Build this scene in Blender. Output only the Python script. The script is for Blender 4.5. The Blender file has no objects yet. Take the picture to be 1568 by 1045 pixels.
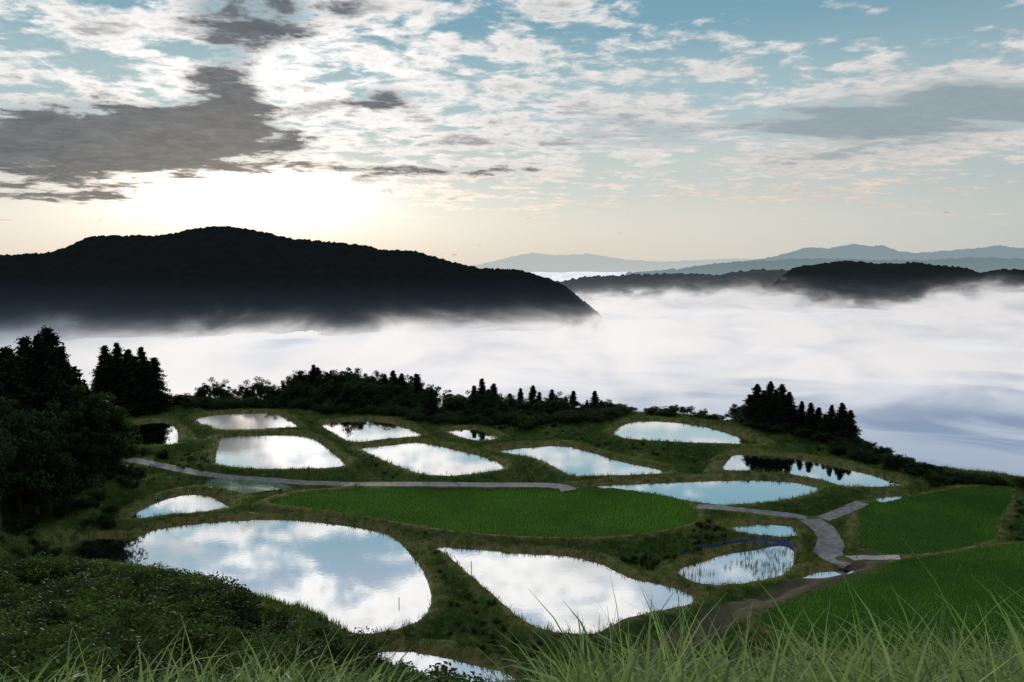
import bpy, math, numpy as np
from mathutils import Vector
R = np.random.default_rng(7)
scene = bpy.context.scene
F = 1220.0; HOR = 405.0; CZ = 40.0
PITCH = math.atan((522.5-HOR)/F)

# ---------------------------------------------------------------- unprojection helpers (image pixel -> world, on a level or at a distance)
def ray(px, py):
    u = (px-784)/F; v = (522.5-py)/F
    c, s = math.cos(PITCH), math.sin(PITCH)
    return np.array([u, c+v*s, -s+v*c])
def on_level(px, py, z):
    d = ray(px, py); t = (z-CZ)/d[2]
    return d[0]*t, d[1]*t
def at_dist(px, py, D):
    d = ray(px, py); t = D/d[1]
    return d[0]*t, D, CZ+d[2]*t

# ---------------------------------------------------------------- numpy noise
TAB = R.random((256, 256))
def vn(x, y):
    xi = np.floor(x).astype(int); yi = np.floor(y).astype(int)
    fx = x-xi; fy = y-yi
    fx = fx*fx*(3-2*fx); fy = fy*fy*(3-2*fy)
    a = TAB[xi & 255, yi & 255]; b = TAB[(xi+1) & 255, yi & 255]
    c = TAB[xi & 255, (yi+1) & 255]; d = TAB[(xi+1) & 255, (yi+1) & 255]
    return (a*(1-fx)+b*fx)*(1-fy)+(c*(1-fx)+d*fx)*fy
def fbm(x, y, o=4):
    s = 0; a = .5; t = 0
    for i in range(o):
        s = s+a*vn(x*2**i+17.3*i, y*2**i+5.1*i); t += a; a *= .5
    return s/t-.5
def sst(a, b, x):
    t = np.clip((x-a)/(b-a), 0, 1); return t*t*(3-2*t)

# ---------------------------------------------------------------- mesh builder
def mk_mesh(name, verts, faces_list, mats=(), mat_idx=None, attrs=None, smooth=False):
    me = bpy.data.meshes.new(name)
    verts = np.asarray(verts, dtype=np.float32)
    me.vertices.add(len(verts)); me.vertices.foreach_set('co', verts.ravel())
    loops = np.concatenate([np.asarray(f).ravel() for f in faces_list]).astype(np.int32)
    tot = np.concatenate([np.full(len(f), np.asarray(f).shape[1]) for f in faces_list])
    start = np.concatenate([[0], np.cumsum(tot)[:-1]]).astype(np.int32)
    me.loops.add(len(loops)); me.loops.foreach_set('vertex_index', loops)
    me.polygons.add(len(tot)); me.polygons.foreach_set('loop_start', start)
    if mat_idx is not None: me.polygons.foreach_set('material_index', np.asarray(mat_idx, dtype=np.int32))
    for m in mats: me.materials.append(m)
    me.update(calc_edges=True); me.validate()
    if attrs:
        for k, v in attrs.items():
            a = me.attributes.new(k, 'FLOAT', 'POINT'); a.data.foreach_set('value', np.asarray(v, dtype=np.float32))
    me.polygons.foreach_set('use_smooth', np.full(len(me.polygons), smooth))
    return me
def add_obj(name, me, parent=None, loc=(0, 0, 0), rotz=0, sc=1):
    o = bpy.data.objects.new(name, me); scene.collection.objects.link(o)
    o.location = loc; o.rotation_euler = (0, 0, rotz)
    o.scale = sc if hasattr(sc, '__len__') else (sc, sc, sc)
    if parent: o.parent = parent
    return o
def empty(name):
    o = bpy.data.objects.new(name, None); scene.collection.objects.link(o); return o
def grid_faces(nr, nc):
    i = np.arange(nr-1)[:, None]*nc+np.arange(nc-1)[None, :]
    i = i.ravel(); return np.stack([i, i+1, i+nc+1, i+nc], 1)

# ---------------------------------------------------------------- materials
class NT:
    def __init__(s, tree): s.t = tree; tree.nodes.clear()
    def n(s, typ, **kw):
        nd = s.t.nodes.new(typ)
        for k, v in kw.items(): setattr(nd, k, v)
        return nd
    def put(s, sock, v):
        if isinstance(v, bpy.types.NodeSocket): s.t.links.new(v, sock)
        elif v is not None: sock.default_value = v
    def m(s, op, a, b=None, c=None, clamp=False):
        nd = s.n('ShaderNodeMath', operation=op, use_clamp=clamp)
        for i, v in enumerate((a, b, c)): s.put(nd.inputs[i], v)
        return nd.outputs[0]
    def noise(s, vec, scale, detail=4, rough=.55, dist=0):
        nd = s.n('ShaderNodeTexNoise'); s.put(nd.inputs['Vector'], vec)
        nd.inputs['Scale'].default_value = scale; nd.inputs['Detail'].default_value = detail
        nd.inputs['Roughness'].default_value = rough; nd.inputs['Distortion'].default_value = dist
        return nd.outputs['Fac']
    def mix(s, f, a, b):
        nd = s.n('ShaderNodeMix', data_type='RGBA')
        s.put(nd.inputs[0], f)
        for i, v in ((6, a), (7, b)):
            if isinstance(v, tuple) and len(v) == 3: v = v+(1,)
            s.put(nd.inputs[i], v)
        return nd.outputs[2]
    def ss(s, x, a, b, lo=0., hi=1.):
        nd = s.n('ShaderNodeMapRange', interpolation_type='SMOOTHSTEP'); s.put(nd.inputs[0], x)
        nd.inputs[1].default_value = a; nd.inputs[2].default_value = b
        nd.inputs[3].default_value = lo; nd.inputs[4].default_value = hi
        return nd.outputs[0]
def new_mat(name):
    m = bpy.data.materials.new(name); m.use_nodes = True
    return m, NT(m.node_tree)
def leaf_mat(name, dark, light, trans=.35, ttint=(.12, .22, .03), spec=.2):
    m, t = new_mat(name)
    at = t.n('ShaderNodeAttribute', attribute_name='tone')
    oi = t.n('ShaderNodeObjectInfo')
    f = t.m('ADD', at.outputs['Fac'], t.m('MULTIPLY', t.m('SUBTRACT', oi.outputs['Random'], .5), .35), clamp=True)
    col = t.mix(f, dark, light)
    d = t.n('ShaderNodeBsdfPrincipled'); t.put(d.inputs['Base Color'], col)
    d.inputs['Roughness'].default_value = .7; d.inputs['Specular IOR Level'].default_value = spec
    tr = t.n('ShaderNodeBsdfTranslucent'); t.put(tr.inputs[0], t.mix(f, tuple(c*.5 for c in ttint), ttint))
    mx = t.n('ShaderNodeMixShader'); mx.inputs[0].default_value = trans
    t.t.links.new(d.outputs[0], mx.inputs[1]); t.t.links.new(tr.outputs[0], mx.inputs[2])
    o = t.n('ShaderNodeOutputMaterial'); t.t.links.new(mx.outputs[0], o.inputs[0])
    return m
M_CED = leaf_mat('cedar_foliage', (.003, .006, .005), (.011, .02, .010), .12, (.02, .04, .01), .08)
M_BRD = leaf_mat('broadleaf_foliage', (.004, .011, .006), (.026, .05, .016), .22, (.04, .08, .015), .08)
M_SHR = leaf_mat('shrub_foliage', (.005, .015, .005), (.056, .105, .022), .25, (.07, .14, .018), .06)
M_TUF = leaf_mat('bank_grass', (.013, .038, .007), (.13, .165, .032), .35, (.12, .19, .022))
M_RICE = leaf_mat('rice_leaves', (.022, .085, .008), (.11, .25, .022), .4, (.10, .27, .015))
M_GRS = leaf_mat('tall_grass_blades', (.03, .07, .018), (.20, .29, .10), .45, (.22, .34, .07), .35)
def bark():
    m, t = new_mat('bark')
    tc = t.n('ShaderNodeTexCoord')
    f = t.noise(tc.outputs['Object'], 6, 6)
    b = t.n('ShaderNodeBsdfPrincipled'); t.put(b.inputs['Base Color'], t.mix(f, (.015, .011, .008), (.06, .045, .03)))
    b.inputs['Roughness'].default_value = .95
    o = t.n('ShaderNodeOutputMaterial'); t.t.links.new(b.outputs[0], o.inputs[0]); return m
M_BARK = bark()

# ---------------------------------------------------------------- paddies
W = 'w'; RICE = 'r'
fields = [
 (W, 0.0, [(200,822),(250,806),(330,797),(420,794),(500,797),(560,806),(600,822),(630,850),(655,890),(661,920),(650,945),(620,962),(570,973),(520,970),(470,955),(420,935),(370,915),(330,895),(280,880),(215,868),(130,858),(85,845),(100,830),(150,822)]),
 (W, 0.3, [(197,797),(225,775),(270,758),(310,756),(345,772),(350,779),(320,786),(260,791)]),
 (W, 0.0, [(668,836),(720,838),(800,845),(870,850),(920,862),(960,882),(1010,893),(1050,905),(1063,918),(1050,930),(1000,940),(950,952),(910,972),(870,974),(830,965),(800,950),(760,915),(720,880),(690,855)]),
 (W, 0.1, [(1040,872),(1080,857),(1150,837),(1200,832),(1216,845),(1213,865),(1190,885),(1130,897),(1080,898),(1050,887)]),
 (W, 0.4, [(1110,808),(1160,801),(1200,800),(1218,813),(1215,823),(1160,822),(1130,817)]),
 (RICE, 0.9, [(412,768),(470,756),(560,748),(640,746),(800,749),(920,751),(1000,753),(1045,768),(1065,785),(1060,800),(1000,815),(930,822),(850,823),(760,819),(680,811),(600,798),(520,785),(440,775)]),
 (W, 0.9, [(870,746),(950,740),(1050,736),(1150,733),(1220,737),(1252,746),(1250,755),(1200,768),(1130,776),(1075,773),(1010,757),(950,750)]),
 (W, 1.0, [(1108,721),(1120,700),(1140,693),(1200,698),(1270,710),(1340,727),(1380,740),(1370,747),(1300,748),(1260,738),(1200,728),(1150,725)]),
 (W, 1.6, [(940,664),(960,648),(990,643),(1060,648),(1110,660),(1168,677),(1165,683),(1100,682),(1020,679),(960,674)]),
 (W, 1.0, [(757,690),(800,684),(860,681),(900,690),(950,705),(1000,715),(1022,724),(1000,729),(930,731),(880,731),(855,720),(820,705),(780,697)]),
 (W, 1.0, [(548,686),(600,680),(640,676),(690,686),(740,698),(768,712),(765,722),(720,729),(680,732),(640,727),(600,712),(570,698)]),
 (W, 1.0, [(493,650),(530,644),(580,644),(620,653),(648,668),(640,671),(590,675),(545,680),(520,670)]),
 (W, 0.9, [(330,705),(335,682),(345,668),(400,665),(450,665),(480,672),(505,690),(527,712),(510,719),(450,721),(380,720),(335,714)]),
 (W, 1.0, [(300,642),(330,634),(400,631),(430,635),(455,652),(462,656),(430,658),(350,661),(320,655)]),
 (W, 0.9, [(190,652),(245,645),(268,655),(273,675),(260,684),(200,682),(180,668)]),
 (W, 0.7, [(148,716),(175,708),(205,712),(190,725),(160,733),(143,730)]),
 (W, 1.3, [(683,660),(720,656),(740,660),(765,671),(740,678),(710,673)]),
 (W, -0.3, [(575,1000),(620,995),(680,1005),(730,1018),(775,1030),(780,1048),(690,1055),(620,1040)]),
 (W, 0.4, [(1228,886),(1260,873),(1325,870),(1300,881),(1250,890)]),
 (W, 0.6, [(120,880),(150,880),(172,889),(165,896),(135,893)]),
 (W, 0.6, [(1343,762),(1375,757),(1380,764),(1350,770)]),
 (RICE, 0.7, [(1318,800),(1322,775),(1400,762),(1480,747),(1540,748),(1548,765),(1525,800),(1515,828),(1400,850),(1325,838)]),
 (RICE, 0.9, [(1165,950),(1250,905),(1340,869),(1450,850),(1568,834),(1700,838),(1760,940),(1700,1040),(1450,1030),(1300,1000),(1200,975)]),
]
def catmull(P, n=5, closed=True):
    P = np.array(P, float); out = []; N = len(P)
    rng = range(N) if closed else range(N-1)
    for i in rng:
        if closed: p0, p1, p2, p3 = P[i-1], P[i], P[(i+1) % N], P[(i+2) % N]
        else: p0, p1, p2, p3 = P[max(i-1, 0)], P[i], P[i+1], P[min(i+2, N-1)]
        for k in range(n):
            t = k/n
            out.append(.5*((2*p1)+(-p0+p2)*t+(2*p0-5*p1+4*p2-p3)*t*t+(-p0+3*p1-3*p2+p3)*t**3))
    if not closed: out.append(P[-1])
    return np.array(out)
polys = []
for k, h, pts in fields:
    P = catmull([on_level(px, py, h) for px, py in pts])
    area = .5*np.sum(P[:, 0]*np.roll(P[:, 1], -1)-np.roll(P[:, 0], -1)*P[:, 1])
    if area < 0: P = P[::-1]
    polys.append((k, h, P))
def seg_dist(X, Y, P, closed=True):
    best = np.full(X.shape, 1e9); n = len(P)
    for i in range(n if closed else n-1):
        a = P[i]; b = P[(i+1) % n]; d = b-a; L = d@d+1e-9
        t = np.clip(((X-a[0])*d[0]+(Y-a[1])*d[1])/L, 0, 1)
        q = (X-a[0]-t*d[0])**2+(Y-a[1]-t*d[1])**2
        np.minimum(best, q, out=best)
    return np.sqrt(best)
def inside(X, Y, P):
    c = np.zeros(X.shape, bool); n = len(P)
    for i in range(n):
        x1, y1 = P[i]; x2, y2 = P[(i+1) % n]
        if y1 == y2: continue
        c ^= ((y1 > Y) != (y2 > Y)) & (X < (x2-x1)*(Y-y1)/(y2-y1)+x1)
    return c

# ---------------------------------------------------------------- terrain grid
ys = np.concatenate([np.arange(-15, 70, .6), np.arange(70, 232, .45), np.arange(232, 640, 4.)])
us = np.linspace(-1, 1, 520)
HW = lambda y: 40+.8*np.maximum(y, 0)
YY = np.repeat(ys[:, None], len(us), 1); XX = us[None, :]*HW(ys)[:, None]
num = np.zeros(XX.shape); den = np.zeros(XX.shape)
dmin = np.full(XX.shape, 1e9); ricem = np.zeros(XX.shape)
wob = fbm(XX/1.6, YY/1.6, 3)*.9
for k, h, P in polys:
    lo = P.min(0)-60; hi = P.max(0)+60
    cx, cy = P.mean(0); rad = np.sqrt(((P-P.mean(0))**2).sum(1)).max()
    d = np.maximum(np.hypot(XX-cx, YY-cy)-rad*.8, 1.)
    near = (XX > lo[0]) & (XX < hi[0]) & (YY > lo[1]) & (YY < hi[1])
    xs_, ys_ = XX[near], YY[near]
    dd = seg_dist(xs_, ys_, P)
    ins = inside(xs_, ys_, P)
    sd = np.where(ins, -dd, dd)
    d[near] = sd
    far = ~near; d[far] = np.maximum(d[far], 50)
    dw = d+wob*np.clip(1-np.abs(d)/3, 0, 1)*.7
    if k == W: zi = h+np.clip(dw*1.0, -.6, .6)-sst(1.8, 4.5, d)*1.05
    else: zi = h+np.clip(dw*.6, 0, .2)-sst(1.0, 3.5, d)*.8
    w = 1/(np.maximum(d, 0)+.3)**4
    num += w*zi; den += w
    if k == RICE: ricem = np.maximum(ricem, (d < .2))
    dmin = np.minimum(dmin, d)
for (px, py, z) in [(-120, 720, 9), (-60, 780, 6), (30, 720, 5), (-200, 850, 9), (40, 800, 2.5), (1750, 780, .5), (1900, 900, 8)]:
    x, y = on_level(px, py, z); d = np.maximum(np.hypot(XX-x, YY-y)-3, 0)
    w = 1/(d+.3)**4*6; num += w*z; den += w
base = num/den
out = sst(0, 4, dmin)
base = base+out*(fbm(XX/9, YY/9, 4)*2.2+fbm(XX/1.5, YY/1.5, 2)*.6)
uu = XX/np.maximum(YY, 30)
pxs = 784+uu*F
brow = np.interp(pxs, [-400, 0, 150, 300, 450, 550, 700, 850, 910, 960, 1060, 1170, 1300, 1400, 1480, 1568, 1800], [205, 214, 222, 216, 214, 205, 197, 192, 196, 205, 200, 182, 165, 154, 146, 140, 132])
t = np.maximum(0, YY-brow+fbm(XX/20, YY/20)*4)
base = base-(t**1.5*.05)*np.where(t < 25, 1, 0)-np.where(t >= 25, 25**1.5*.05+(t-25)*.5, 0)
base += 10*np.exp(-((pxs-545)/90)**2-((YY-244)/17)**2)+3*np.exp(-((pxs-800)/110)**2-((YY-224)/12)**2)+3.5*np.exp(-((pxs-1215)/60)**2-((YY-190)/10)**2)
base = np.maximum(base, -110)
# camera hillside
sL = np.interp(YY, [-15, 2.2, 20, 50, 75, 95, 120, 150], [38.6, 38.3, 29.3, 15.0, 5.5, .3, -10, -200])
sR = np.interp(YY, [-15, 2.2, 20, 50, 66, 80, 150], [38.6, 38.3, 27.5, 8, -2, -8, -200])
bl = sst(-24, 2, XX)
hill = sL*(1-bl)+sR*bl+sst(20, 60, -XX)*1.5
hill += (fbm(XX/7, YY/7, 4)*2.2)*sst(8, 25, YY)
ZZ = base+np.maximum(hill-base, 0)*sst(0, 3.5, dmin)
ricem = ricem*(hill < base+.3)
def samp(A, x, y):
    x = np.asarray(x, float); y = np.asarray(y, float)
    r = np.interp(y, ys, np.arange(len(ys))); c = (x/HW(y)+1)/2*(len(us)-1)
    r = np.clip(r, 0, len(ys)-1.001); c = np.clip(c, 0, len(us)-1.001)
    ri = r.astype(int); ci = c.astype(int); fr = r-ri; fc = c-ci
    return (A[ri, ci]*(1-fc)+A[ri, ci+1]*fc)*(1-fr)+(A[ri+1, ci]*(1-fc)+A[ri+1, ci+1]*fc)*fr
def line_world(pts, z, n=8):
    return catmull([on_level(px, py, z) for px, py in pts], n, closed=False)
track = line_world([(1330,866),(1270,890),(1200,910),(1130,935),(1060,965),(1000,990),(940,1020)], .5)
dirt = sst(2.8, 1.5, seg_dist(XX, YY, track, False))
roads = [
 ('farm_road', [(200,706),(250,714),(330,725),(420,730),(500,735),(580,740),(650,743),(740,744),(850,745),(872,752)], 1.1, 2.8, 'a'),
 ('farm_road', [(1068,781),(1110,784),(1160,788),(1210,792),(1245,794),(1275,789),(1320,772)], .8, 2.4, 'a'),
 ('farm_road', [(1240,797),(1260,808),(1272,826),(1268,842),(1280,856),(1305,864)], .8, 3.6, 'a'),
 ('concrete_path', [(1300,858),(1325,854),(1350,855),(1378,858)], .8, 1.6, 'c'),
]
RL = []; roadm = np.full(XX.shape, 1e9)
for nm, pts, z, wd, mt in roads:
    L = line_world(pts, z, 12)
    cz = samp(ZZ, L[:, 0], L[:, 1]); kern = np.ones(21)/21
    cz = np.convolve(np.pad(cz, 10, mode='edge'), kern, 'valid')+.15; RL.append((L, cz))
    box = (XX > L[:, 0].min()-6) & (XX < L[:, 0].max()+6) & (YY > L[:, 1].min()-6) & (YY < L[:, 1].max()+6)
    x, y = XX[box], YY[box]; D2 = (x[:, None]-L[None, :, 0])**2+(y[:, None]-L[None, :, 1])**2
    j = D2.argmin(1); dd = np.sqrt(D2[np.arange(len(j)), j])
    f = sst(wd/2+1.3, wd/2+.3, dd)*sst(-.1, .5, dmin[box]+.3)
    ZZ[box] = ZZ[box]*(1-f)+cz[j]*f
    roadm[box] = np.minimum(roadm[box], dd-wd/2)
def terrain_mat():
    m, t = new_mat('hillside_grass_and_soil')
    geo = t.n('ShaderNodeNewGeometry'); P = geo.outputs['Position']
    n1 = t.noise(P, .09, 5, .6); n2 = t.noise(P, .9, 6, .65); n3 = t.noise(P, 6, 4, .6)
    c = t.mix(t.ss(n1, .4, .62), (.015, .042, .008), (.042, .066, .015))
    c = t.mix(t.ss(n2, .48, .7), c, (.070, .090, .024))
    c = t.mix(t.ss(n3, .5, .75), c, (.010, .024, .006))
    bank = t.n('ShaderNodeAttribute', attribute_name='bank').outputs['Fac']
    c = t.mix(t.m('MULTIPLY', bank, t.ss(n2, .38, .62, .1, .9)), c, (.13, .105, .045))
    rice = t.n('ShaderNodeAttribute', attribute_name='rice').outputs['Fac']
    c = t.mix(rice, c, t.mix(n3, (.010, .038, .005), (.024, .07, .008)))
    di = t.n('ShaderNodeAttribute', attribute_name='dirt').outputs['Fac']
    c = t.mix(t.m('MULTIPLY', di, t.ss(n2, .3, .6, .4, .9)), c, t.mix(n3, (.04, .033, .022), (.09, .075, .055)))
    b = t.n('ShaderNodeBsdfPrincipled'); t.put(b.inputs['Base Color'], c)
    b.inputs['Roughness'].default_value = .95; b.inputs['Specular IOR Level'].default_value = .1
    bp = t.n('ShaderNodeBump'); bp.inputs['Strength'].default_value = .9; bp.inputs['Distance'].default_value = .35
    t.put(bp.inputs['Height'], t.m('ADD', n2, t.m('MULTIPLY', n3, .5))); t.put(b.inputs['Normal'], bp.outputs[0])
    o = t.n('ShaderNodeOutputMaterial'); t.t.links.new(b.outputs[0], o.inputs[0]); return m
bankm = sst(2.4, .5, dmin)*(dmin > -.5)
me = mk_mesh('terrain', np.stack([XX.ravel(), YY.ravel(), ZZ.ravel()], 1), [grid_faces(len(ys), len(us))], [terrain_mat()],
             attrs={'bank': bankm.ravel(), 'rice': ricem.ravel(), 'dirt': dirt.ravel()}, smooth=True)
add_obj('terraced_hillside_ground', me)

# ---------------------------------------------------------------- water
def water_mat():
    m, t = new_mat('still_paddy_water')
    geo = t.n('ShaderNodeNewGeometry')
    n = t.noise(geo.outputs['Position'], 1.2, 3, .5)
    bp = t.n('ShaderNodeBump'); bp.inputs['Strength'].default_value = .02; bp.inputs['Distance'].default_value = .1
    t.put(bp.inputs['Height'], n)
    g = t.n('ShaderNodeBsdfGlossy'); g.inputs['Roughness'].default_value = .035; g.inputs['Color'].default_value = (1, 1, 1, 1)
    t.put(g.inputs['Normal'], bp.outputs[0])
    d = t.n('ShaderNodeBsdfDiffuse'); d.inputs['Color'].default_value = (.03, .035, .03, 1)
    lw = t.n('ShaderNodeFresnel'); lw.inputs['IOR'].default_value = 1.33
    f = t.m('ADD', t.m('MULTIPLY', lw.outputs[0], .5), .88, clamp=True)
    mx = t.n('ShaderNodeMixShader'); t.put(mx.inputs[0], f)
    t.t.links.new(d.outputs[0], mx.inputs[1]); t.t.links.new(g.outputs[0], mx.inputs[2])
    o = t.n('ShaderNodeOutputMaterial'); t.t.links.new(mx.outputs[0], o.inputs[0]); return m
MW = water_mat()
for k, h, P in polys:
    if k != W: continue
    T = np.roll(P, -1, 0)-np.roll(P, 1, 0); T /= np.linalg.norm(T, axis=1)[:, None]+1e-9
    Q = P+np.stack([T[:, 1], -T[:, 0]], 1)*.65
    me = bpy.data.meshes.new('paddy_water'); me.from_pydata([(a, b, h) for a, b in Q], [], [list(range(len(Q)))])
    me.materials.append(MW); add_obj('flooded_rice_paddy_water', me)

# ---------------------------------------------------------------- roads
def simple_mat(name, c1, c2, scale=2, rough=.9, bump=.2):
    m, t = new_mat(name)
    geo = t.n('ShaderNodeNewGeometry'); n = t.noise(geo.outputs['Position'], scale, 8, .65)
    b = t.n('ShaderNodeBsdfPrincipled'); t.put(b.inputs['Base Color'], t.mix(t.ss(n, .35, .65), c1, c2)); b.inputs['Roughness'].default_value = rough
    bp = t.n('ShaderNodeBump'); bp.inputs['Strength'].default_value = bump; bp.inputs['Distance'].default_value = .05
    t.put(bp.inputs['Height'], n); t.put(b.inputs['Normal'], bp.outputs[0])
    o = t.n('ShaderNodeOutputMaterial'); t.t.links.new(b.outputs[0], o.inputs[0]); return m
M_ASP = simple_mat('worn_asphalt', (.07, .075, .08), (.15, .155, .16), 1.2)
M_CON = simple_mat('concrete', (.16, .16, .16), (.28, .28, .27), 1.5)
for (nm, pts, z, wd, mt), (L, cz) in zip(roads, RL):
    T = np.gradient(L, axis=0); T /= np.linalg.norm(T, axis=1)[:, None]
    N = np.stack([-T[:, 1], T[:, 0]], 1); V = []
    wv = wd*(1+fbm(L[:, 0]*.8, L[:, 1]*.8, 2)*.25)
    for j, s in enumerate((-.5, -.5, -.2, .2, .5, .5)):
        p = L+N*(s*wv)[:, None]; zz = cz+(.07 if j in (1, 2, 3, 4) else -.25)
        V.append(np.stack([p[:, 0], p[:, 1], zz], 1))
    V = np.stack(V, 1).reshape(-1, 3)
    add_obj(nm, mk_mesh(nm, V, [grid_faces(len(L), 6)], [M_ASP if mt == 'a' else M_CON], smooth=False))

# ---------------------------------------------------------------- blade scatter
def blades(n_each, X, Y, Z, hmin, hmax, spread, width, tone_base, lean=.35):
    n = len(X); X = np.repeat(X, n_each); Y = np.repeat(Y, n_each); Z = np.repeat(Z, n_each); N = len(X)
    tb = np.repeat(tone_base, n_each)
    X = X+R.normal(0, spread, N); Y = Y+R.normal(0, spread, N)
    h = R.uniform(hmin, hmax, N); a = R.uniform(0, 2*np.pi, N); l = h*R.uniform(0, lean, N); b = R.uniform(0, 2*np.pi, N)
    dx, dy = np.cos(a)*width, np.sin(a)*width
    p0 = np.stack([X-dx, Y-dy, Z-.05], 1); p1 = np.stack([X+dx, Y+dy, Z-.05], 1)
    p2 = np.stack([X+np.cos(b)*l, Y+np.sin(b)*l, Z+h], 1)
    V = np.stack([p0, p1, p2], 1).reshape(-1, 3)
    tone = np.clip(tb+R.normal(0, .15, N), 0, 1); tone = np.stack([tone*.7, tone*.7, tone], 1).ravel()
    return V, np.arange(3*N).reshape(-1, 3), tone
n = 150000
yy = 55+175*R.random(n)**.75; xx = (R.random(n)*2-1)*.80*yy
dm = samp(dmin, xx, yy); rc = samp(ricem, xx, yy); dr = samp(dirt, xx, yy); rd = samp(np.minimum(roadm, 50), xx, yy)
ok = (dm > .15) & (rc < .1) & (dr < .5) & (rd > .25)
xx, yy, dm = xx[ok], yy[ok], dm[ok]
tone = .20+fbm(xx/12, yy/12, 3)*1.6+.45*np.exp(-(dm/1.6)**2)
V, Fc, tn = blades(4, xx, yy, samp(ZZ, xx, yy), .08, .45, .22, .05, tone)
add_obj('bank_grass', mk_mesh('bank_grass', V, [Fc], [M_TUF], attrs={'tone': tn}))
kk = (fbm(xx/4, yy/4, 3) > .03) & (R.random(len(xx)) < .35)
V, Fc, tn = blades(6, xx[kk], yy[kk], samp(ZZ, xx[kk], yy[kk]), .4, .95, .25, .045, tone[kk]+.08, .5)
add_obj('bank_weeds', mk_mesh('bank_weeds', V, [Fc], [M_TUF], attrs={'tone': tn}))
for idx, (k, h, P) in enumerate(polys):
    if k != RICE: continue
    lo, hi = P.min(0), P.max(0); ang = {5: -.05, 21: 1.35, 22: .35}[idx]
    gx, gy = np.meshgrid(np.arange(-120, 120, .26), np.arange(-120, 120, .54))
    gx = gx.ravel(); gy = gy.ravel(); c = (lo+hi)/2
    gy = gy+.5*np.sin(gx/14)
    x = c[0]+gx*math.cos(ang)-gy*math.sin(ang)+R.normal(0, .05, len(gx)); y = c[1]+gx*math.sin(ang)+gy*math.cos(ang)+R.normal(0, .05, len(gx))
    kk = (x > lo[0]) & (x < hi[0]) & (y > lo[1]) & (y < hi[1]); x, y = x[kk], y[kk]
    kk = inside(x, y, P); x, y = x[kk], y[kk]
    kk = (np.abs(x) < .75*y); x, y = x[kk], y[kk]
    z = samp(ZZ, x, y); kk = z < h+1.2; x, y, z = x[kk], y[kk], z[kk]
    V, Fc, tn = blades(4, x, y, z, .20, .44, .05, .04, ({5: .62, 21: .48, 22: .42}[idx])+fbm(x/8, y/8, 4)*2.0)
    add_obj('rice_plants', mk_mesh('rice_plants', V, [Fc], [M_RICE], attrs={'tone': tn}))

# ---------------------------------------------------------------- foliage builders
def leaf_quads(C, size):
    n = len(C); a = R.normal(size=(n, 3)); a /= np.linalg.norm(a, axis=1)[:, None]
    b = R.normal(size=(n, 3)); b -= (a*b).sum(1)[:, None]*a; b /= np.linalg.norm(b, axis=1)[:, None]
    s = size*R.uniform(.6, 1.3, n)[:, None]
    V = np.stack([C-a*s, C-b*s*.5, C+a*s, C+b*s*.5], 1).reshape(-1, 3)
    return V, np.arange(4*n).reshape(-1, 4)
def tube(path, rad, sides=6):
    path = np.array(path, float); n = len(path); V = []
    T = np.gradient(path, axis=0)
    for i in range(n):
        t = T[i]/np.linalg.norm(T[i]); r = np.array([1, 0, 0]) if abs(t[0]) < .9 else np.array([0, 1, 0])
        u = np.cross(t, r); u /= np.linalg.norm(u); v = np.cross(t, u)
        for k in range(sides):
            a = 2*np.pi*k/sides; V.append(path[i]+rad[i]*(np.cos(a)*u+np.sin(a)*v))
    Fc = [[i*sides+k, i*sides+(k+1) % sides, (i+1)*sides+(k+1) % sides, (i+1)*sides+k] for i in range(n-1) for k in range(sides)]
    return np.array(V), np.array(Fc)
def assemble(name, tubes, leafC, leaf_size, tone, mat):
    Vs = []; Fs = []; mi = []; tn = []; off = 0
    for V, f in tubes:
        Vs.append(V); Fs.append(f+off); off += len(V); mi += [0]*len(f); tn.append(np.full(len(V), .3))
    V, f = leaf_quads(leafC, leaf_size); Vs.append(V); Fs.append(f+off); mi += [1]*len(f)
    tn.append(np.repeat(np.clip(tone, 0, 1), 4))
    return mk_mesh(name, np.concatenate(Vs), [np.concatenate(Fs)], [M_BARK, mat], mi, {'tone': np.concatenate(tn)})
def cedar(seed, wide=.17):
    r = np.random.default_rng(seed); C = []; tone = []; tubes = []
    tubes.append(tube([(0, 0, -.08), (0.002, 0, .3), (0, .003, .6), (0, 0, .98)], [.022, .016, .010, .002]))
    t = .06; pw = r.uniform(.65, .9)
    while t < .985:
        nb = 7; rr = wide*1.15*(1-t)**pw*(1.0 if t > .2 else .7+1.5*t)*r.uniform(.8, 1.15)
        for k in range(nb):
            a = r.uniform(0, 2*np.pi); L = rr*r.uniform(.45, 1.2)+.006
            if r.random() < .12: L *= 1.4
            m = int(16+L*480); s = r.random(m)**.6
            w = (.006+.022*s)*(.5+.8*(1-t))
            x = np.cos(a)*L*s+r.normal(0, 1, m)*w; y = np.sin(a)*L*s+r.normal(0, 1, m)*w
            z = t+L*.25*s-L*.55*s*s+r.normal(0, .009, m)
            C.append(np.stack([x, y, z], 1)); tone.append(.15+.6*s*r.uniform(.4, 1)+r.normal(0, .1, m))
            if L > .07: tubes.append(tube([(0, 0, t), (np.cos(a)*L*.8, np.sin(a)*L*.8, t-L*.1)], [.004, .001], 3))
        t += .020+.010*r.random()
    return assemble('cedar', tubes, np.concatenate(C), .014, np.concatenate(tone), M_CED)
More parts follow.
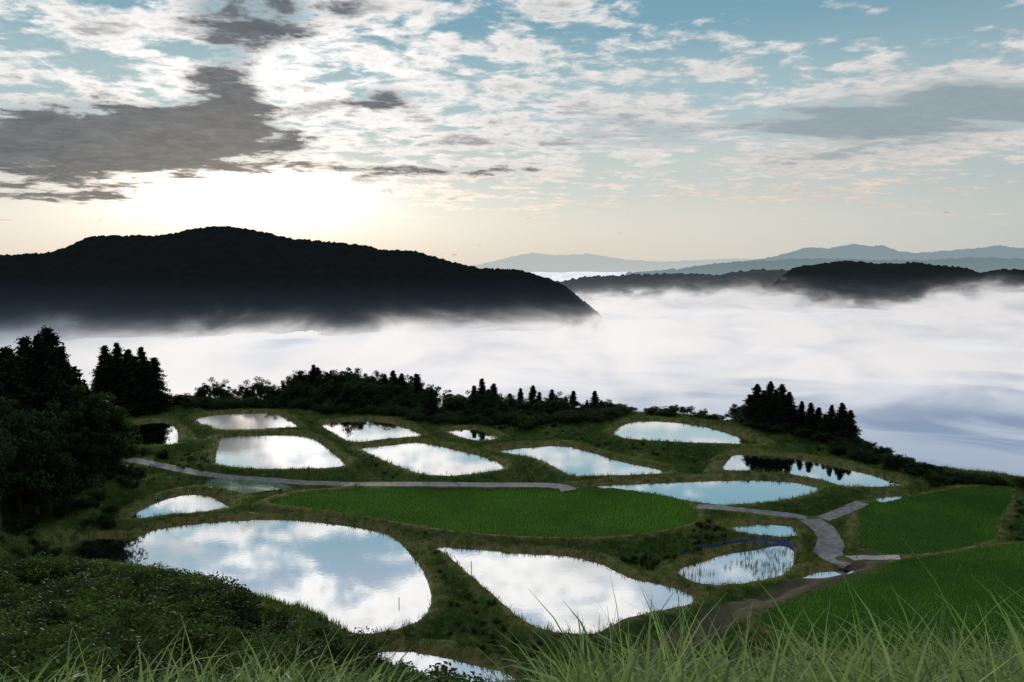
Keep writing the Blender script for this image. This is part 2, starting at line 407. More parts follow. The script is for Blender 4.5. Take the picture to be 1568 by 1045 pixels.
def broad(seed, flat=.8, mat=None, dens=1., name='broadleaf', lsz=.022):
    r = np.random.default_rng(seed); C = []; tone = []; tubes = []
    tubes.append(tube([(0, 0, -.08), (.01, .0, .15), (.0, .02, .35), (.02, 0, .6)], [.035, .027, .02, .008]))
    for k in range(15):
        a = r.uniform(0, 2*np.pi); e = r.uniform(-.15, 1.4); L = r.uniform(.2, .42)
        st = np.array([0, .01, r.uniform(.18, .45)])
        tip = st+np.array([np.cos(a)*math.cos(e)*L, np.sin(a)*math.cos(e)*L, math.sin(e)*L*flat+.06])
        tubes.append(tube([st, (st+tip)/2+[0, 0, .02], tip], [.014, .009, .003], 4))
        for q in range(5):
            c = tip+r.normal(0, .075, 3); rad = r.uniform(.05, .12); m = int(dens*95)
            v = r.normal(size=(m, 3)); v /= np.linalg.norm(v, axis=1)[:, None]; v *= (r.random(m)**.4)[:, None]
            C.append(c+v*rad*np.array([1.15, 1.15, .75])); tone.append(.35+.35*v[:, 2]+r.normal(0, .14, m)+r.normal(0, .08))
    C = np.concatenate(C); C[:, 2] *= 1/ C[:, 2].max()
    return assemble(name, tubes, C, lsz, np.concatenate(tone), mat or M_BRD)
def shrub(seed, mat, n=1700, lsz=.05):
    r = np.random.default_rng(seed); C = []; tone = []; tubes = []
    for k in range(11):
        a = r.uniform(0, 2*np.pi); d = r.uniform(0, .75); c = np.array([np.cos(a)*d, np.sin(a)*d, r.uniform(.15, .75)])
        tubes.append(tube([(0, 0, -.1), c*.6, c], [.03, .02, .006], 3))
        m = n//11; v = r.normal(size=(m, 3)); v /= np.linalg.norm(v, axis=1)[:, None]; v *= (r.random(m)**.35)[:, None]*r.uniform(.18, .42)
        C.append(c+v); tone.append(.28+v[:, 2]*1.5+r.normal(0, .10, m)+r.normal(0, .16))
    C = np.concatenate(C); C[:, 2] = np.maximum(C[:, 2], 0)
    return assemble('shrub', tubes, C, lsz, np.concatenate(tone), mat)
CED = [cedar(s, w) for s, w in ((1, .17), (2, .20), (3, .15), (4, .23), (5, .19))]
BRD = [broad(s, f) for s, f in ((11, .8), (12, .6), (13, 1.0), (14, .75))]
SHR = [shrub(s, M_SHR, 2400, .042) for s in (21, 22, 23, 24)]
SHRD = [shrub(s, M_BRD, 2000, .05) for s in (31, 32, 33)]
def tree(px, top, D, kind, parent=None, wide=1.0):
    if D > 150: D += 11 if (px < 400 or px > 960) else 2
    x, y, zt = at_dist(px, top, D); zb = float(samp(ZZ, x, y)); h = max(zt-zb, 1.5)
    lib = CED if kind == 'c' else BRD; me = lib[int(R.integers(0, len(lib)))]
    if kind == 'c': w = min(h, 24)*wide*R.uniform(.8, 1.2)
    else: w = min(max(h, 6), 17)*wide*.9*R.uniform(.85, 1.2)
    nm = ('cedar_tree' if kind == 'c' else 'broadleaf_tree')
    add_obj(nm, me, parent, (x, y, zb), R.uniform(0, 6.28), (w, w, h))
for px, top, D in [(8,530,128),(38,517,135),(72,500,141),(58,512,137),(92,528,139),(112,560,143),(-25,535,128),(-70,520,130),(25,545,131),(128,585,141),(80,560,133),
                   (160,528,200),(178,524,203),(196,535,199),(216,532,201),(236,548,198),(150,560,196),(170,545,198),(206,545,197),(226,552,199),
                   (660,596,201),(652,612,203),(738,580,206),(756,587,208),(726,590,205),(748,596,204),
                   (781,603,214),(797,594,212),(816,590,214),(826,600,212),(845,596,214),(851,612,211),(878,598,212),(911,599,208),(899,612,206),(866,608,210),(921,613,208),
                   (1160,588,173),(1180,584,175),(1198,588,172),(1209,600,170),(1148,604,174),(1170,598,170),(1188,596,169),(1228,614,168),(1242,616,166),(1254,624,167),
                   (1274,620,163),(1290,617,162),(1303,628,161),(1284,632,160),(1296,640,158),(1264,634,162),(480,558,232),(486,562,236),(602,568,226),(615,572,225),(638,573,223),(590,576,228)]:
    tree(px, top, D, 'c', wide=1.35 if D > 150 else 1.2)
B = [(130,588,136),(160,612,140),(20,610,118),(60,622,124),(98,610,130),(-30,600,115),(150,640,132),(175,640,142),(110,660,126),(-10,660,108),(50,670,116),(140,670,130),(80,690,118),
     (286,602,214),(304,590,218),(328,578,222),(348,592,220),(380,582,226),(398,576,228),(418,588,222),
     (688,597,216),(705,604,212),(948,618,210),(965,624,207),(720,598,212),(770,602,212),(858,600,214),(932,612,210),
     (1034,620,200),(1052,622,202),(1078,626,196),(1096,634,192),(1128,616,186),(1142,620,180),(1215,630,172),(1265,640,164),
     (1150,640,170),(1175,646,167),(1200,648,166),(1230,655,163),(1258,660,160),(1285,662,158),(1308,668,155),(1330,674,153),(1352,684,151),(1370,694,149)]
for px in np.arange(425, 660, 11): B.append((px+R.uniform(-4, 4), np.interp(px, [425, 450, 490, 545, 600, 660], [588, 566, 562, 560, 571, 580])+R.uniform(0, 8), R.uniform(228, 236)))
for px in np.arange(425, 660, 11): B.append((px+R.uniform(-4, 4), np.interp(px, [425, 450, 545, 600, 660], [596, 585, 578, 588, 598])+R.uniform(-2, 10), R.uniform(214, 222)))
for px in np.arange(440, 650, 14): B.append((px+R.uniform(-4, 4), np.interp(px, [425, 545, 660], [608, 600, 610])+R.uniform(-2, 8), 210 if px > 540 else 217))
for px in np.arange(692, 945, 11): B.append((px+R.uniform(-4, 4), np.interp(px, [690, 740, 780, 850, 940], [610, 600, 605, 607, 620])+R.uniform(-3, 10), R.uniform(200, 208)))
for px in np.arange(692, 945, 14): B.append((px+R.uniform(-4, 4), np.interp(px, [690, 740, 850, 940], [628, 618, 624, 632])+R.uniform(0, 8), R.uniform(196, 200)))
for px, top, D in B: tree(px, top, D, 'b', wide=1.0)
brush = empty('brow_thicket')
def brushline(pts, n, s0, s1, jit=5, par=None, lib=SHRD, squash=.9):
    L = line_world(pts, 1.0)
    for i in range(n):
        p = L[int(R.integers(0, len(L)))]+R.normal(0, jit, 2)*[1.0, .5]
        if samp(dmin, p[0], p[1]) < 1.2: continue
        s = R.uniform(s0, s1); z = float(samp(ZZ, p[0], p[1]))
        add_obj('bush', lib[int(R.integers(0, len(lib)))], par or brush, (p[0], p[1], z-.1*s), R.uniform(0, 6.28), (s, s, s*squash))
brushline([(270,618),(420,620),(560,630),(660,640)], 130, 2, 4.2)
brushline([(670,646),(780,648),(870,650),(940,636)], 120, 1.5, 3.4, 4)
brushline([(1010,636),(1100,642),(1180,658),(1260,676),(1320,692)], 80, 1.2, 2.8, 3)
brushline([(1290,690),(1350,702),(1420,721),(1500,736),(1568,742)], 110, 1.0, 2.6, 3)
brushline([(0,640),(60,680),(130,700),(100,740),(20,780)], 190, 1.5, 3.6, 7)
brushline([(0,700),(40,760),(90,800),(60,830)], 90, .8, 2.2, 5)
hs = empty('hillside_shrubs')
brushline([(0,868),(90,885),(200,890),(280,905)], 60, .6, 1.6, 2.5, hs, SHR)
brushline([(200,735),(330,742),(600,775),(680,822)], 30, .25, .6, 1.5, hs, SHR)
brushline([(640,850),(700,920),(760,970),(830,990)], 70, .3, .9, 2.5, hs, SHR)
brushline([(1080,800),(1100,826),(1020,850),(950,850)], 60, .4, 1.0, 2, hs, SHRD)
brushline([(300,690),(310,720),(290,700)], 20, .4, .9, 1.5, hs, SHR)
brushline([(780,650),(860,665),(920,680),(1060,700)], 40, .4, .9, 2.5, hs, SHR)
brushline([(480,660),(540,690),(600,735)], 24, .3, .7, 1.2, hs, SHR)
brushline([(1560,760),(1535,800),(1530,830)], 24, .5, 1.3, 2, hs, SHR)
cnt = 0; tries = 0
while cnt < 560 and tries < 12000:
    tries += 1
    y = 9+88*R.random()**.85; x = -R.uniform(-.08, .85)*y
    if samp(dmin, x, y) < 2.0: continue
    z = float(samp(ZZ, x, y)); px = 784+x/y*F*.98
    lim = np.interp(px, [0, 100, 200, 300, 400, 500, 560, 700, 900], [855, 865, 868, 886, 936, 974, 998, 1060, 1060])
    smax = (CZ-(lim-405)/F*1.02*y-z)/1.0
    s = min(R.uniform(.6, 1.7)*(.45+2.2*y/80), smax)
    if s < .4: continue
    lib = SHR if R.random() < .5 else SHRD
    add_obj('bush', lib[int(R.integers(0, 3))], hs, (x, y, z-.1*s), R.uniform(0, 6.28), (s*1.2, s*1.2, s)); cnt += 1

# ---------------------------------------------------------------- foreground tall grass (curved ribbons)
def long_blades(X, Y, Z, L, width, tone):
    N = len(X); a = R.uniform(0, 2*np.pi, N); seg = 6
    bend = R.uniform(.5, 2.1, N); Vl = []
    px_, py_, pz_ = X.copy(), Y.copy(), Z-.05
    el = np.full(N, 1.5)-R.uniform(0, .3, N); wa = a+np.pi/2+R.normal(0, .5, N)
    for i in range(seg+1):
        w = width*(1-(i/seg)**1.6)+.0006
        Vl.append(np.stack([px_-np.cos(wa)*w, py_-np.sin(wa)*w, pz_], 1)); Vl.append(np.stack([px_+np.cos(wa)*w, py_+np.sin(wa)*w, pz_], 1))
        st = L/seg; px_ = px_+np.cos(a)*np.cos(el)*st; py_ = py_+np.sin(a)*np.cos(el)*st; pz_ = pz_+np.sin(el)*st; el = el-bend*(i+1)/seg*.55
    V = np.stack(Vl, 1).reshape(-1, 3); b = np.arange(N)[:, None]*(2*(seg+1)); Fc = []
    for i in range(seg): Fc.append(np.stack([b[:, 0]+2*i, b[:, 0]+2*i+1, b[:, 0]+2*i+3, b[:, 0]+2*i+2], 1))
    tn = np.repeat(tone, 2*(seg+1))
    return V, np.concatenate(Fc), tn
n = 34000
y = 2.6+5.5*R.random(n)**1.1; x = (R.random(n)*2-1)*.85*y
gL = sst(-.02, .14, x/y)
L = R.uniform(.45, .74, n)+gL*R.uniform(.10, .42, n)
L *= .72+.6*(fbm(x*1.3, y*1.3, 2)+.5)
L *= 1-.36*np.exp(-((x/y+.08)/.10)**2)
V, Fc, tn = long_blades(x, y, samp(ZZ, x, y), L, R.uniform(.005, .014, n), np.clip(R.normal(.48, .36, n), 0, 1))
add_obj('tall_grass', mk_mesh('tall_grass', V, [Fc], [M_GRS], attrs={'tone': tn}, smooth=True))
n = 22000
y = 8+22*R.random(n); x = (R.random(n)*2-1)*.85*y
V, Fc, tn = long_blades(x, y, samp(ZZ, x, y), R.uniform(.3, .8, n), R.uniform(.006, .012, n), np.clip(R.normal(.2, .18, n), 0, 1))
add_obj('slope_grass', mk_mesh('slope_grass', V, [Fc], [M_GRS], attrs={'tone': tn}, smooth=True))

# ---------------------------------------------------------------- small details
M_BLUE = simple_mat('blue_netting', (.01, .02, .12), (.03, .06, .25), 5)
M_POST = simple_mat('weathered_wood', (.08, .06, .045), (.18, .15, .11), 8)
M_TARP = simple_mat('green_mesh_cover', (.02, .06, .04), (.07, .13, .095), 1.2)
P = line_world([(1040,848),(1090,839),(1150,830),(1200,828),(1219,842),(1217,868)], .5)
V = []
for p in P:
    z = max(float(samp(ZZ, p[0], p[1])), .15); V += [(p[0], p[1], z), (p[0], p[1], z+.4)]
nP = len(P); Fc = np.array([[2*i, 2*i+2, 2*i+3, 2*i+1] for i in range(nP-1)])
fen = empty('blue_net_fence')
add_obj('netting', mk_mesh('netting', V, [Fc], [M_BLUE]), fen)
def post(name, px, py, z, h, parent=None, r=.05):
    x, y = on_level(px, py, z); v, f = tube([(0, 0, -.6), (0, 0, h*.5), (.02, 0, h)], [r, r*.95, r*.85], 8)
    add_obj(name, mk_mesh(name, v, [f], [M_POST]), parent, (x, y, z))
for i in range(0, nP, 5):
    v, f = tube([(0, 0, -.3), (0, 0, .65)], [.03, .03], 6); add_obj('post', mk_mesh('post', v, [f], [M_POST]), fen, (P[i][0], P[i][1], max(float(samp(ZZ, P[i][0], P[i][1])), .15)))
for px, py, z, h in [(611, 925, 0, .8), (722, 873, 0.2, 1.2), (406, 668, 1, .9), (684, 727, 1, .7), (1243, 855, .8, 1.2), (1312, 858, .8, 2.0)]:
    post('wooden_stake', px, py, z, h)
c = [on_level(px, py, .9) for px, py in [(314,738),(330,731),(435,737),(442,748),(390,753),(325,750)]]
c = catmull(c, 4)
ctr = c.mean(0); V = [(ctr[0], ctr[1], float(samp(ZZ, *ctr))+.45)]
for s in (.5, 1):
    for p in c:
        q = ctr+(p-ctr)*s; V.append((q[0], q[1], float(samp(ZZ, q[0], q[1]))+(.38 if s == .5 else .1)))
nc = len(c)
f3 = np.array([[0, 1+i, 1+(i+1) % nc] for i in range(nc)]); f4 = np.array([[1+i, 1+nc+i, 1+nc+(i+1) % nc, 1+(i+1) % nc] for i in range(nc)])
add_obj('seedling_bed_cover', mk_mesh('seedling_bed_cover', V, [f3, f4], [M_TARP], smooth=True))
k_, h_, Pd = polys[3]
n = 1500; x = R.uniform(Pd[:, 0].min(), Pd[:, 0].max(), n); y = R.uniform(Pd[:, 1].min(), Pd[:, 1].max(), n)
kk = inside(x, y, Pd) & (fbm(x/2.5, y/2.5, 2) > .0); x, y = x[kk], y[kk]
V, Fc, tn = blades(3, x, y, np.full(len(x), .05), .3, .9, .08, .025, np.full(len(x), .4), .2)
add_obj('reeds', mk_mesh('reeds', V, [Fc], [M_TUF], attrs={'tone': tn}))

# ---------------------------------------------------------------- mountains
def mount_mat(name, col, haze_glow, f_top, f_bot, z0, z1):
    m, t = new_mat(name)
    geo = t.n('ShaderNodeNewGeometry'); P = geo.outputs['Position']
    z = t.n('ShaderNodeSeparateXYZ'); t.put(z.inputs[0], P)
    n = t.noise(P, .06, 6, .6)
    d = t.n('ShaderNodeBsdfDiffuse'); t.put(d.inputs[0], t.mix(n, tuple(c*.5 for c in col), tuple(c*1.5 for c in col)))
    e = t.n('ShaderNodeEmission'); e.inputs[0].default_value = haze_glow+(1,)  # aerial haze painted in as emission, mixed more strongly toward the base
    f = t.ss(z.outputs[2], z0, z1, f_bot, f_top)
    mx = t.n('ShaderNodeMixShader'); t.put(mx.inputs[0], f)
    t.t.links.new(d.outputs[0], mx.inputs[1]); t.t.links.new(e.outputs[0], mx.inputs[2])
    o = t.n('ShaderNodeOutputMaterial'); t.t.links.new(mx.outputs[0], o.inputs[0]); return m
def ridge(name, pts, D, front, back, zb, mat, nx, nt, amp, bump, bscale, pw=1.1):
    w = np.array([at_dist(px, py, D) for px, py in pts]); w = w[np.argsort(w[:, 0])]
    xs = np.linspace(w[0, 0], w[-1, 0], nx); zr = np.interp(xs, w[:, 0], w[:, 2])
    k = max(3, nx//90)|1; kn = np.hanning(k+2)[1:-1]; zr = np.convolve(np.pad(zr, k//2, mode='edge'), kn/kn.sum(), 'valid')
    tt = np.concatenate([np.linspace(-1, 0, int(nt*.75)), np.linspace(0, 1, nt//4+1)[1:]])
    y = np.where(tt < 0, D+tt*front, D+tt*back)
    X, Y = np.meshgrid(xs, y); T = np.abs(tt)[:, None]; pr = (1-T)**pw
    Z = zb+(zr[None, :]-zb)*pr
    Z += (fbm(X/(front*.35), Y/(front*.5), 4))*amp*np.sin(np.pi*np.clip(T, 0, 1))
    Z += (vn(X/bscale, Y/bscale)-.5)*bump+(vn(X/bscale/.45+9, Y/bscale/.45)-.5)*bump*.6
    add_obj(name, mk_mesh(name, np.stack([X.ravel(), Y.ravel(), Z.ravel()], 1), [grid_faces(len(tt), nx)], [mat], smooth=True))
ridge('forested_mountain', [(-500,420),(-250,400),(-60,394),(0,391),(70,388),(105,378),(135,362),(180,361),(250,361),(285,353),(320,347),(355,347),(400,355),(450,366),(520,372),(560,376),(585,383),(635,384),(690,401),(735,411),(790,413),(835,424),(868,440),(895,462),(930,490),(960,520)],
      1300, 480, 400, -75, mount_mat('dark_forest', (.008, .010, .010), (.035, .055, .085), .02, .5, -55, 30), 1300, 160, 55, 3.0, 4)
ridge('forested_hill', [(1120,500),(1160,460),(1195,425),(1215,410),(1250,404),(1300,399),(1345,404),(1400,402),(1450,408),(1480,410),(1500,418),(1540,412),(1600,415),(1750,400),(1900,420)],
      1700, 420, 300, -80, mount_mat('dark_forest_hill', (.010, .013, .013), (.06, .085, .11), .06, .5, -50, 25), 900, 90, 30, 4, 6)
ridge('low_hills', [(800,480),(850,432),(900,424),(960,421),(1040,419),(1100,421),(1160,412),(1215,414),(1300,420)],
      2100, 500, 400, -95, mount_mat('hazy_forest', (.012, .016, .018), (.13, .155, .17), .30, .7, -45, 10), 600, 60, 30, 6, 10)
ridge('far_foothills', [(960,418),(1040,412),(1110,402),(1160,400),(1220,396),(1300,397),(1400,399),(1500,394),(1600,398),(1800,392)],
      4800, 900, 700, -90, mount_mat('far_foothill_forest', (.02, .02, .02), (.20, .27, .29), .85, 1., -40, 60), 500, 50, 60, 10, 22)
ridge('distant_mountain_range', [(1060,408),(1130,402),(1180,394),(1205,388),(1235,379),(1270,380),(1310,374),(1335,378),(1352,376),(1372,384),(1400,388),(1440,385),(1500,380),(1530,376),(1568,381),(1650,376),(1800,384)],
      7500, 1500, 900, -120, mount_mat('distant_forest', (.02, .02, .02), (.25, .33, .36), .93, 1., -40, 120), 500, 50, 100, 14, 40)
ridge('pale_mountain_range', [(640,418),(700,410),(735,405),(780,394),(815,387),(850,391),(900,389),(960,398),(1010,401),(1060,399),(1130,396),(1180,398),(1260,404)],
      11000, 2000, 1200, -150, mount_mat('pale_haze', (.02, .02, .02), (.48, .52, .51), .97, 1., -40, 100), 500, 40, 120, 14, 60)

# ---------------------------------------------------------------- fog sea: dense core surface + a mist volume that thins with height
def fog_core():
    m, t = new_mat('dense_fog')
    geo = t.n('ShaderNodeNewGeometry'); P = geo.outputs['Position']
    s = t.n('ShaderNodeSeparateXYZ'); t.put(s.inputs[0], P)
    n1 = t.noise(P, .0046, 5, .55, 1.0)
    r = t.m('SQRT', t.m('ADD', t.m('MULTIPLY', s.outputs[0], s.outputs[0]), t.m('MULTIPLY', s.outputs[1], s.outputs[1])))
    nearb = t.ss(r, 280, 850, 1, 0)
    fog_shade = t.m('ADD', t.m('MULTIPLY', nearb, t.ss(s.outputs[0], -150, 220, .08, .90)), t.ss(n1, .40, .66, 0, .50), clamp=True)
    fog_shade = t.m('ADD', fog_shade, t.ss(s.outputs[0], -380, -700, 0, .6), clamp=True)
    col = t.mix(fog_shade, (.97, .95, .94), (.26, .33, .44))  # billow shading and bluish near and left sides painted into the fog colour
    nv = t.n('ShaderNodeVectorMath', operation='SCALE'); t.put(nv.inputs[0], geo.outputs['Normal']); nv.inputs[3].default_value = .65
    na = t.n('ShaderNodeVectorMath', operation='ADD'); t.put(na.inputs[0], nv.outputs[0]); na.inputs[1].default_value = (0, -.1, .35)
    nn_ = t.n('ShaderNodeVectorMath', operation='NORMALIZE'); t.put(nn_.inputs[0], na.outputs[0])
    d = t.n('ShaderNodeBsdfDiffuse'); t.put(d.inputs[0], col); t.put(d.inputs['Normal'], nn_.outputs[0])
    e = t.n('ShaderNodeEmission'); t.put(e.inputs[0], col); e.inputs[1].default_value = .32  # emission stands in for light scattered inside the fog
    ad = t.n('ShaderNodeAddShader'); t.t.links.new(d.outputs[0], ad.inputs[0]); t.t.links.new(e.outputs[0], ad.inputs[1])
    o = t.n('ShaderNodeOutputMaterial'); t.t.links.new(ad.outputs[0], o.inputs[0]); return m
def mist_mat():
    m, t = new_mat('rising_mist')
    geo = t.n('ShaderNodeNewGeometry'); P = geo.outputs['Position']
    s = t.n('ShaderNodeSeparateXYZ'); t.put(s.inputs[0], P); x, y, z = s.outputs
    mp = t.n('ShaderNodeMapping'); t.put(mp.inputs[0], P); mp.inputs['Scale'].default_value = (1, .7, 2.6)
    n = t.noise(mp.outputs[0], .0115, 4, .60, .8)
    right = t.ss(x, 60, 500)
    amp = t.m('ADD', 54., t.m('MULTIPLY', right, 76.))
    h = t.m('ADD', t.m('MULTIPLY', t.m('SUBTRACT', n, .5), amp), t.m('ADD', -39., t.m('MULTIPLY', right, -3.)))
    def bump(px, D, rx, ry, a):
        bx, by, _ = at_dist(px, 450, D)
        da = t.m('DIVIDE', t.m('SUBTRACT', x, bx), rx); db = t.m('DIVIDE', t.m('SUBTRACT', y, by), ry)
        return t.m('MULTIPLY', t.m('EXPONENT', t.m('MULTIPLY', t.m('ADD', t.m('MULTIPLY', da, da), t.m('MULTIPLY', db, db)), -1.)), a)
    for b in (bump(1510, 1250, 90, 150, 34.), bump(1080, 1500, 130, 200, 14.), bump(1180, 1450, 70, 180, 16.), bump(1660, 1250, 130, 200, 26.), bump(720, 900, 110, 160, 7.)):
        h = t.m('ADD', h, b)
    e_ = t.m('EXPONENT', t.m('DIVIDE', t.m('SUBTRACT', h, z), t.m('ADD', 4.5, t.m('MULTIPLY', right, 1.5))))
    dens = t.m('MULTIPLY', t.m('MINIMUM', e_, 3.), 1/75.)
    dens = t.m('MULTIPLY', dens, t.ss(y, 380, 620))
    dens = t.m('MULTIPLY', dens, t.ss(z, 38, 14))
    shade = t.ss(n, .36, .60)
    lit = t.mix(shade, (.70, .70, .74), (.95, .92, .90)); far_r = t.mix(shade, (.50, .52, .56), (.80, .78, .78))  # lit and shaded mist tones painted in by noise and position
    col = t.mix(t.ss(x, -300, -620), t.mix(right, lit, far_r), (.22, .27, .36))
    a = t.n('ShaderNodeVolumeAbsorption'); a.inputs['Color'].default_value = (0, 0, 0, 1); t.put(a.inputs['Density'], dens)
    e = t.n('ShaderNodeEmission'); t.put(e.inputs[0], col); t.put(e.inputs[1], dens)  # mist glows by emission in place of scattered light
    ad = t.n('ShaderNodeAddShader'); t.t.links.new(a.outputs[0], ad.inputs[0]); t.t.links.new(e.outputs[0], ad.inputs[1])
    o = t.n('ShaderNodeOutputMaterial'); t.t.links.new(ad.outputs[0], o.inputs['Volume'])
    try: m.cycles.volume_step_rate = .5
    except Exception: pass
    return m
fog = empty('fog_sea')
rr = np.geomspace(225, 20000, 330); aa = np.linspace(-1.25, 1.25, 420)
RR, AA = np.meshgrid(rr, aa, indexing='ij'); FX = RR*np.sin(AA); FY = RR*np.cos(AA)
Z = -46+3*sst(100, 900, FX)*sst(600, 1600, FY)-10*sst(-350, -800, FX)+4*sst(-400, 50, FX)*sst(700, 900, FY)+fbm(FX/260, FY/260, 3)*22*sst(300, 900, RR)+fbm(FX/75, FY/75, 3)*13-14*sst(3500, 9000, RR)
add_obj('fog_core', mk_mesh('fog_core', np.stack([FX.ravel(), FY.ravel(), Z.ravel()], 1), [grid_faces(*RR.shape)], [fog_core()], smooth=True), fog)
x0, x1, y0, y1, z0, z1 = -1500., 1700., 375., 2050., -70., 38.
V = [(x, y, z) for z in (z0, z1) for x, y in ((x0, y0), (x1, y0), (x1, y1), (x0, y1))]
add_obj('mist', mk_mesh('mist', V, [np.array([[3, 2, 1, 0], [4, 5, 6, 7], [0, 1, 5, 4], [1, 2, 6, 5], [2, 3, 7, 6], [3, 0, 4, 7]])], [mist_mat()]), fog)

# ---------------------------------------------------------------- world
sun_az = math.atan((372-784)/F); sun_el = math.radians(6.3)
w = bpy.data.worlds.new('World'); scene.world = w; w.use_nodes = True
t = NT(w.node_tree)
tc = t.n('ShaderNodeTexCoord'); sp = t.n('ShaderNodeSeparateXYZ'); t.put(sp.inputs[0], tc.outputs['Generated'])
x, y, z = sp.outputs[0], sp.outputs[1], sp.outputs[2]
az = t.m('ARCTAN2', x, y); zc = t.m('MAXIMUM', z, 0.0); el = t.m('ARCSINE', zc)
dn = t.m('ADD', zc, .10)
def plane(sx, sy):
    cb = t.n('ShaderNodeCombineXYZ'); t.put(cb.inputs[0], t.m('MULTIPLY', t.m('DIVIDE', x, dn), sx)); t.put(cb.inputs[1], t.m('MULTIPLY', t.m('DIVIDE', y, dn), sy)); return cb.outputs[0]
P = plane(1, 1); PS = plane(.55, 1.5)
def G(px, py, sx, sy, amp=1.):
    d = ray(px, py); a0 = math.atan2(d[0], d[1]); e0 = math.asin(d[2]/np.linalg.norm(d))
    da = t.m('DIVIDE', t.m('SUBTRACT', az, a0), sx/F); de = t.m('DIVIDE', t.m('SUBTRACT', el, e0), sy/F)
    q = t.m('ADD', t.m('MULTIPLY', da, da), t.m('MULTIPLY', de, de))
    return t.m('MULTIPLY', t.m('EXPONENT', t.m('MULTIPLY', q, -1.)), amp)
def S(*a):
    r = a[0]
    for b in a[1:]: r = t.m('ADD', r, b)
    return r
ramp = t.n('ShaderNodeValToRGB'); t.put(ramp.inputs[0], t.m('DIVIDE', el, math.pi/2))
cr = ramp.color_ramp; cr.interpolation = 'EASE'
stops = [(0, (.66, .63, .56)), (.03, (.68, .67, .60)), (.07, (.55, .61, .59)), (.12, (.38, .52, .56)), (.19, (.18, .36, .46)), (.25, (.34, .45, .57)), (.45, (.48, .56, .67)), (1, (.50, .58, .75))]
cr.elements[0].position = 0; cr.elements[0].color = stops[0][1]+(1,); cr.elements[1].position = 1; cr.elements[1].color = stops[-1][1]+(1,)
for p, c in stops[1:-1]:
    e = cr.elements.new(p); e.color = c+(1,)
base_c = ramp.outputs[0]
base_c = t.mix(t.ss(az, .15, .75, 0, .45), base_c, (.26, .36, .41))
N1 = t.noise(P, 3.4, 9, .64, .3); N2 = t.noise(P, .8, 3, .5, .3); N3 = t.noise(P, 11, 5, .62, .2); N4 = t.noise(PS, 2.6, 7, .6, .3)
nn = t.m('SUBTRACT', N1, .5); nb = t.m('SUBTRACT', N2, .5); n3 = t.m('SUBTRACT', N3, .5); n4 = t.m('SUBTRACT', N4, .5)
glow = S(G(372, 298, 140, 36, 1.15), G(390, 330, 330, 55, .30))
offs = S(G(400, 100, 420, 150, .13), G(250, 265, 330, 40, .14), G(1250, 200, 420, 70, .12), G(700, 210, 260, 60, .05), G(1320, 5, 280, 50, -.10), G(120, 115, 90, 28, -.10), G(1020, 95, 240, 45, .09),
         t.ss(el, .30, .42, 0, .06), t.ss(el, .04, .09, -.18, 0))
dens = S(t.m('MULTIPLY', nn, 1.1), t.m('MULTIPLY', nb, .6), t.m('MULTIPLY', n3, .40), t.m('MULTIPLY', n4, .55), offs)
cov = t.ss(dens, -.03, .16)
dkL = S(G(40, 230, 190, 44, 1.05), G(290, 215, 160, 38, 1.0), G(200, 180, 120, 26, .35), G(350, 130, 66, 70, .8), G(400, 25, 100, 40, .75), G(450, 110, 60, 24, -.45), G(585, 150, 60, 18, .8), G(640, 262, 190, 9, .65), G(60, 298, 130, 10, .55), G(700, 20, 200, 20, .25))
dkR = S(G(1280, 190, 420, 28, .68), G(1500, 150, 170, 34, .5), G(1150, -120, 300, 70, .4), G(200, -100, 300, 50, .4))
dkf = t.ss(S(dkL, t.m('MULTIPLY', nn, 2.3), t.m('MULTIPLY', n4, .8), t.m('MULTIPLY', n3, .8)), .26, .78)
dkg = t.ss(S(dkR, t.m('MULTIPLY', n4, 1.6), t.m('MULTIPLY', n3, .6)), .25, .70)
cov = t.m('MAXIMUM', cov, t.m('MULTIPLY', t.m('MAXIMUM', dkf, dkg), .95))
thick = t.m('MAXIMUM', t.m('MULTIPLY', t.ss(dens, .15, .36), .68), t.m('MAXIMUM', dkf, t.m('MULTIPLY', dkg, .85)))
whitec = t.mix(t.ss(el, .06, .16), (.92, .80, .70), (.90, .89, .88))
wb = t.n('ShaderNodeVectorMath', operation='SCALE'); t.put(wb.inputs[0], whitec)
t.put(wb.inputs[3], S(t.ss(az, -.1, .4, .86, .72), t.m('MULTIPLY', glow, .6), G(400, 130, 240, 120, .34), t.ss(el, .30, .36, 0, .24), t.m('MULTIPLY', n3, .6), t.m('MULTIPLY', nn, .5)))
darkc = t.mix(t.ss(az, -.1, .25), (.080, .105, .135), (.23, .31, .36))
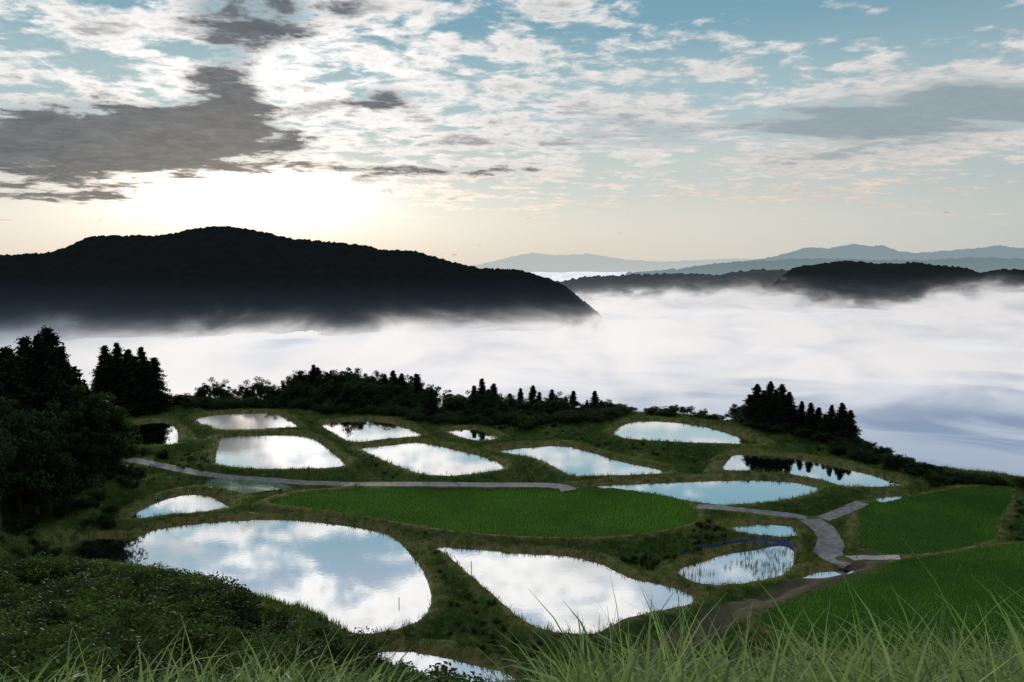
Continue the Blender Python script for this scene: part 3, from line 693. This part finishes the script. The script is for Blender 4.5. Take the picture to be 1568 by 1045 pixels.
darkc = t.mix(t.ss(N3, .42, .62, 0, .20), darkc, (.27, .31, .35))
cloud = t.mix(thick, wb.outputs[0], darkc)
sky = t.mix(cov, base_c, cloud)
ga = t.n('ShaderNodeVectorMath', operation='SCALE'); ga.inputs[0].default_value = (1.0, .94, .85); t.put(ga.inputs[3], t.m('MULTIPLY', glow, t.m('SUBTRACT', 1.0, t.m('MULTIPLY', dkf, .95))))
ad = t.n('ShaderNodeVectorMath', operation='ADD'); t.put(ad.inputs[0], sky); t.put(ad.inputs[1], ga.outputs[0])
nis = t.n('ShaderNodeTexSky', sky_type='NISHITA'); nis.sun_disc = False; nis.sun_elevation = sun_el; nis.sun_rotation = sun_az
b1 = t.n('ShaderNodeBackground'); t.put(b1.inputs[0], ad.outputs[0]); b1.inputs[1].default_value = 1.
b2 = t.n('ShaderNodeBackground'); t.put(b2.inputs[0], nis.outputs[0]); b2.inputs[1].default_value = .003
as_ = t.n('ShaderNodeAddShader'); t.t.links.new(b1.outputs[0], as_.inputs[0]); t.t.links.new(b2.outputs[0], as_.inputs[1])
wo = t.n('ShaderNodeOutputWorld'); t.t.links.new(as_.outputs[0], wo.inputs[0])

# ---------------------------------------------------------------- sun
sl = bpy.data.lights.new('sun', 'SUN'); sl.energy = 2.6; sl.angle = math.radians(1.5); sl.color = (1, .90, .76)
so = bpy.data.objects.new('sun', sl); scene.collection.objects.link(so)
sd = Vector((math.sin(sun_az)*math.cos(sun_el), math.cos(sun_az)*math.cos(sun_el), math.sin(sun_el)))
so.rotation_euler = sd.to_track_quat('Z', 'Y').to_euler(); so.location = sd*200

# ---------------------------------------------------------------- camera
cam = bpy.data.cameras.new('camera'); cam.sensor_width = 36; cam.lens = F/1568*36; cam.clip_end = 60000; cam.clip_start = .05
co = bpy.data.objects.new('camera', cam); scene.collection.objects.link(co)
co.location = (0, 0, CZ); co.rotation_euler = (math.pi/2-PITCH, 0, 0)
scene.camera = co
scene.view_settings.view_transform = 'Standard'; scene.view_settings.look = 'None'; scene.view_settings.exposure = 0
